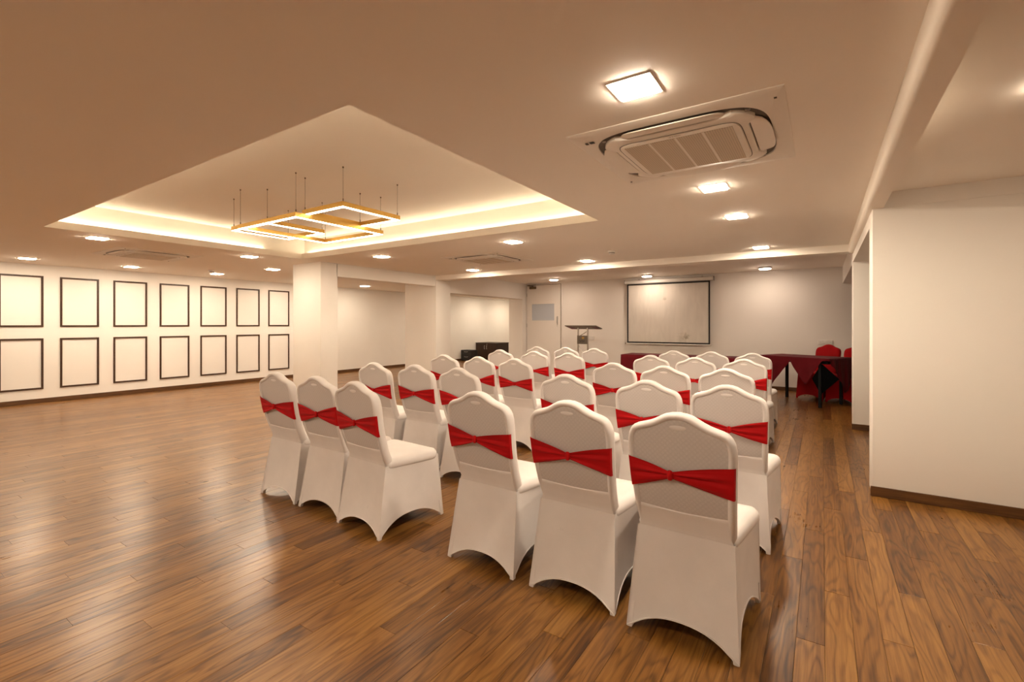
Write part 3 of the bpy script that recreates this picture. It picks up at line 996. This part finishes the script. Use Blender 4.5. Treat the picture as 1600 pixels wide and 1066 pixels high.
# peak of every backrest: plan position of the chair's rear foot line (x, y, turn in degrees, sash)
CHAIRS = [
 # rear row
 [(-3.60, 2.085, 0, 4), (-3.08, 2.09, 1, 3), (-2.585, 2.045, -4, 1), (-1.622, 2.120, -1, 4), (-1.052, 2.118, 0, 1), (-0.512, 2.085, -1, 0)],
 # fourth row
 [(-3.705, 3.15, 0, 1), (-3.185, 3.195, 1, 4), (-2.65, 3.18, -1, 5), (-1.625, 3.225, 0, 2), (-0.990, 3.175, 1, 0), (-0.493, 3.20, -1, 3)],
 # third row
 [(-3.945, 4.45, 1, 1), (-3.375, 4.41, 0, 5), (-2.845, 4.38, -2, 2), (-1.715, 4.43, 0, 4), (-1.205, 4.37, 0, 3), (-0.690, 4.39, 1, 1)],
 # second row
 [(-4.03, 5.80, 0, 0), (-3.40, 5.74, 1, 2), (-2.83, 5.68, 0, 1), (-1.765, 5.80, -1, 3), (-1.222, 5.70, 0, 4), (-0.716, 5.73, 0, 5)],
 # front row
 [(-4.04, 6.92, 0, 1), (-3.53, 6.98, 0, 3), (-3.005, 6.93, 0, 4), (-1.79, 6.97, 0, 2), (-1.285, 6.99, -1, 1), (-0.765, 6.94, 0, 0)],
]
rown = ['rear row', 'fourth row from screen', 'third row from screen', 'second row from screen', 'front row']
seatn = ['outer seat', 'middle seat', 'aisle seat']
protos = {}
for r, row in enumerate(CHAIRS):
    for c, (x, y, a, sv) in enumerate(row):
        o = make_chair('banquet_chair', 'cover', 'panel', sv)
        o.location = (x, y, 0); o.rotation_euler = (0, 0, math.radians(a))
        if c < 3: lab = 'white chair with red sash, %s, %s, panelled-wall block' % (rown[r], seatn[c])
        else: lab = 'white chair with red sash, %s, %s, cream-pillar block' % (rown[r], seatn[5 - c])
        tag(o, lab, 'chair', 'white covered chairs with red sashes')

for (x, y, a, lab) in ((0.10, 10.66, 146.5, 'red covered chair behind the askew table under the wall socket'),
                       (0.54, 10.42, 149.5, 'red covered chair half hidden by the pillar')):
    o = make_chair('red_chair', 'red_cover', 'red_cover')
    o.location = (x, y, 0); o.rotation_euler = (0, 0, math.radians(a))
    tag(o, lab, 'chair', 'red covered chairs behind the tables')

# ------------------------------------------------------------------ tables with maroon cloths
TZ = 0.81
def table(name, loc, rz, L, D, label):
    t = empty(name, loc, rz, label, 'table', 'cloth covered tables by the screen wall')
    B(0, L, 0, D, TZ - 0.03, TZ, 0.004).build('tabletop', 'cabinet', t)
    B(0.06, L - 0.06, 0.06, D - 0.06, TZ - 0.09, TZ - 0.03).build('apron', 'table_leg', t)
    for x in (0.13, L - 0.16):
        for y in (0.03, D - 0.05):
            lg = B(x - 0.021, x + 0.021, y - 0.021, y + 0.021, 0, TZ - 0.03, 0.003).build('leg', 'table_leg', t)
    return t
def cloth_mesh(L, D, front, back, left, right, thick=0.0025):
    """top sheet plus hanging edges; each edge is a function s in 0..1 -> drop length"""
    m = MB()
    z = TZ + 0.003
    g = 0.006
    m.grid([[(-g + (L + 2 * g) * i / 20, -g + (D + 2 * g) * j / 8, z) for i in range(21)] for j in range(9)])
    def flap(p0, p1, nrm, fn, seed):
        if fn is None: return
        rows = []
        for j in range(13):
            r = []
            for i in range(61):
                s_ = i / 60
                d = fn(s_) * j / 12
                f = 0.014 * (j / 12) ** 0.7 * (math.sin(s_ * 23 + seed) + 0.5 * math.sin(s_ * 47 + 2 * seed)) + 0.010 * (j / 12) + 0.006
                x = p0[0] + (p1[0] - p0[0]) * s_ + nrm[0] * (f if j else 0.004)
                y = p0[1] + (p1[1] - p0[1]) * s_ + nrm[1] * (f if j else 0.004)
                r.append((x, y, z - 0.002 - d if j else z))
            rows.append(r)
        m.grid(rows)
    flap((-g, -g), (L + g, -g), (0, -1), front, 1.0)
    flap((-g, D + g), (L + g, D + g), (0, 1), back, 2.0)
    flap((-g, -g), (-g, D + g), (-1, 0), left, 3.0)
    flap((L + g, -g), (L + g, D + g), (1, 0), right, 4.0)
    return m
def tri(cs, base):
    """pointed corners hanging down: list of (centre, half width, length)"""
    def fn(s_):
        d = base
        for c, h, l in cs:
            d = max(d, base + (l - base) * max(0.0, 1 - abs(s_ - c) / h))
        return d
    return fn
def cloth(name, loc, rz, mb, label, mat='maroon', group='maroon tablecloths'):
    o = mb.build(name, mat, None, 'all')
    o.location = loc; o.rotation_euler = (0, 0, rz)
    md = o.modifiers.new('thickness', 'SOLIDIFY'); md.thickness = 0.003; md.offset = 1
    return tag(o, label, 'tablecloth', group)

# table standing askew in front of the red chairs
ta = (-0.985, 9.76, 0); tr = math.radians(-27)
table('folding_table', ta, tr, 1.22, 0.74, 'dark legged table standing askew in front of the red chairs')
cloth('tablecloth', ta, tr, cloth_mesh(1.22, 0.74, tri([(0.20, 0.30, 0.55), (0.69, 0.22, 0.46)], 0.03), lambda s_: 0.05, lambda s_: 0.34, tri([(0.62, 0.62, 0.58)], 0.05)),
      'maroon cloth with pointed hanging corners on the askew table')
# black cloth whose corner hangs down under the table end
bc = MB()
L1 = [(-0.012, 0.715), (-0.075, 0.60), (-0.142, 0.474), (-0.085, 0.36), (-0.032, 0.240), (0.0, 0.238), (0.115, 0.36), (0.235, 0.487), (0.11, 0.61), (0.01, 0.715)]
rr = []
for k, dy in enumerate((0.0, 0.006)):
    rr.append([(x, 9.306 + dy + 0.010 * math.sin(x * 28), z) for x, z in L1])
bc.rings(rr)
o = bc.build('black_cloth', 'black_cloth')
tag(o, 'black cloth corner hanging down in front of the askew table', 'cloth')
# long table on the other side, in front of the screen
tc_ = (-3.15, 8.52, 0); tr3 = math.radians(0)
table('folding_table', tc_, tr3, 1.95, 0.60, 'cloth covered long table under the projector screen')
cloth('tablecloth', tc_, tr3, cloth_mesh(1.95, 0.60, lambda s_: 0.62, lambda s_: 0.5, lambda s_: 0.66, lambda s_: 0.5),
      'plain maroon cloth draped over the long table under the projector screen')

# ------------------------------------------------------------------ lectern
le = empty('lectern', (-4.74, 10.30, 0), 0, 'metal truss lectern with slanted dark top standing beside the door', 'lectern')
def slant(x0, x1, y0, y1, za, zb, th):
    return MB().add([(x0, y0, za), (x1, y0, za), (x1, y1, zb), (x0, y1, zb), (x0, y0, za + th), (x1, y0, za + th), (x1, y1, zb + th), (x0, y1, zb + th)],
                    [(0, 3, 2, 1), (4, 5, 6, 7), (0, 1, 5, 4), (1, 2, 6, 5), (2, 3, 7, 6), (3, 0, 4, 7)])
tp = slant(-0.405, 0.395, -0.20, 0.17, 1.338, 1.268, 0.018).build('slanted_top', 'plaque', le)
slant(-0.385, 0.375, -0.18, 0.15, 1.328, 1.264, 0.007).build('underside_panel', 'bronze', tp)
for x0, x1 in ((-0.385, -0.24), (0.26, 0.375)):
    slant(x0, x1, -0.17, 0.14, 1.324, 1.262, 0.005).build('red_underside_strip', 'dark_red', tp)
for x, y in ((-0.12, -0.06), (0.12, -0.06)):
    MB().tube([(x * 1.15, y, 0.02), (x, y, 1.30)], 0.020, 10).build('post', 'chrome', le, True)
for za, zb, sd in ((0.25, 0.55, 1), (0.55, 0.90, -1), (1.08, 1.22, 1)):
    MB().tube([(-0.12 * sd, -0.06, za), (0.12 * sd, -0.06, zb)], 0.008, 8).build('diagonal_brace', 'chrome', le, True)
B(-0.28, 0.28, -0.22, 0.24, 0, 0.022, 0.006).build('base_plate', 'plaque', le)
pq = B(-0.135, 0.13, -0.092, -0.078, 0.915, 1.115, 0.003).build('plaque', 'plaque', le)
st = []
for k in range(10):
    a = math.pi / 2 + k * math.pi / 5 + 0.25
    r = 0.042 if k % 2 == 0 else 0.017
    st.append((0.02 + r * math.cos(a) * 1.2, 1.06 + r * math.sin(a)))
em = MB(); em.rings([[(x, -0.0935, z) for x, z in st], [(x, -0.091, z) for x, z in st]])
em.build('gold_emblem', 'gold_ink', pq)
sq = [(-0.075 + 0.14 * k / 30 , -0.0935, 0.985 + 0.016 * math.sin(k * 0.9) + 0.012 * math.cos(k * 0.43)) for k in range(31)]
MB().tube(sq, 0.0035, 5).build('script_lettering', 'black', pq)

# ------------------------------------------------------------------ wall sockets
def socket(loc, rz, wd, ht, n, lab):
    t = empty('wall_socket', loc, rz, lab, 'wall socket', 'white wall socket plates')
    pl = B(-wd / 2, wd / 2, -0.012, 0, -ht / 2, ht / 2, 0.004).build('plate', 'white_plastic', t)
    for k in range(n):
        x = -wd / 2 + wd * (k + 0.5) / n
        B(x - wd / n * 0.38, x + wd / n * 0.38, -0.0145, -0.011, -ht * 0.33, ht * 0.33, 0.002).build('module', 'white_plastic', t)
        if k != n // 2 or n < 3:
            for dx, dz in ((-0.008, -0.008), (0.008, -0.008), (0, 0.010)):
                MB().tube([(x + dx, -0.0151, dz), (x + dx, -0.012, dz)], 0.0035, 8).build('socket_hole', 'grey_plastic', pl)
        else:
            B(x - 0.012, x + 0.012, -0.018, -0.012, -0.012, 0.012, 0.002).build('rocker_switch', 'white_plastic', pl)
socket((0.055, YF, 1.022), 0, 0.255, 0.097, 3, 'white triple wall socket above the red chair')
socket((-5.03, YF, 1.03), 0, 0.25, 0.105, 3, 'white wall socket plate behind the lectern')
socket((XL, 13.15, 0.95), math.pi / 2, 0.10, 0.10, 1, 'small white wall socket in the side room')

# ------------------------------------------------------------------ side room cabinets
cb = empty('low_cabinet', (XL + 0.02, 14.78, 0), 0, 'dark brown low cabinet with two steel handles in the side room', 'cabinet')
cw_, cd_, chh = 0.98, 0.85, 0.66
B(0, cw_, 0, cd_, 0.04, chh - 0.025).build('body', 'cabinet', cb)
B(0.01, cw_ - 0.01, 0.03, cd_ - 0.01, 0, 0.04).build('plinth', 'black', cb)
B(-0.005, cw_ + 0.012, -0.03, cd_ + 0.005, chh - 0.025, chh, 0.003).build('top', 'cabinet', cb)
for k in range(2):
    xa, xb = cw_ * k / 2 + 0.003, cw_ * (k + 1) / 2 - 0.003
    dd = B(xa, xb, -0.018, 0, 0.05, chh - 0.03, 0.002).build('door', 'cabinet', cb)
    xh = cw_ / 2 + (-0.055 if k == 0 else 0.055)
    MB().tube([(xh, -0.018, 0.55), (xh, -0.045, 0.55), (xh, -0.045, 0.42), (xh, -0.018, 0.42)], 0.011, 8).build('handle', 'steel', dd, True)
    if k == 1: MB().tube([(xh, -0.018, 0.60), (xh, -0.024, 0.60)], 0.016, 10).build('lock', 'steel', dd, True)
bu = empty('drawer_unit', (XL + 0.02, 13.85, 0), 0, 'small black drawer unit beside the dark brown cabinet', 'drawer unit')
B(0, 0.51, 0, 0.36, 0.02, 0.41, 0.006).build('body', 'black', bu)
for za, zb in ((0.03, 0.275), (0.285, 0.40)):
    zc_ = (za + zb) / 2
    d_ = B(0.01, 0.50, -0.015, 0, za, zb, 0.003).build('drawer', 'black', bu)
    MB().tube([(0.17, -0.015, zc_ + 0.015), (0.19, -0.035, zc_), (0.32, -0.035, zc_), (0.34, -0.015, zc_ + 0.015)], 0.009, 6).build('handle', 'grey_plastic', d_, True)
for y in (0.05, 0.31):
    for x in (0.05, 0.46):
        B(x - 0.02, x + 0.02, y - 0.02, y + 0.02, 0, 0.02).build('foot', 'black', bu)

for o in [k for k in bpy.data.objects if k.type == 'EMPTY']:
    if 'label' not in o and 'kind' not in o:
        print('unlabelled', o.name)
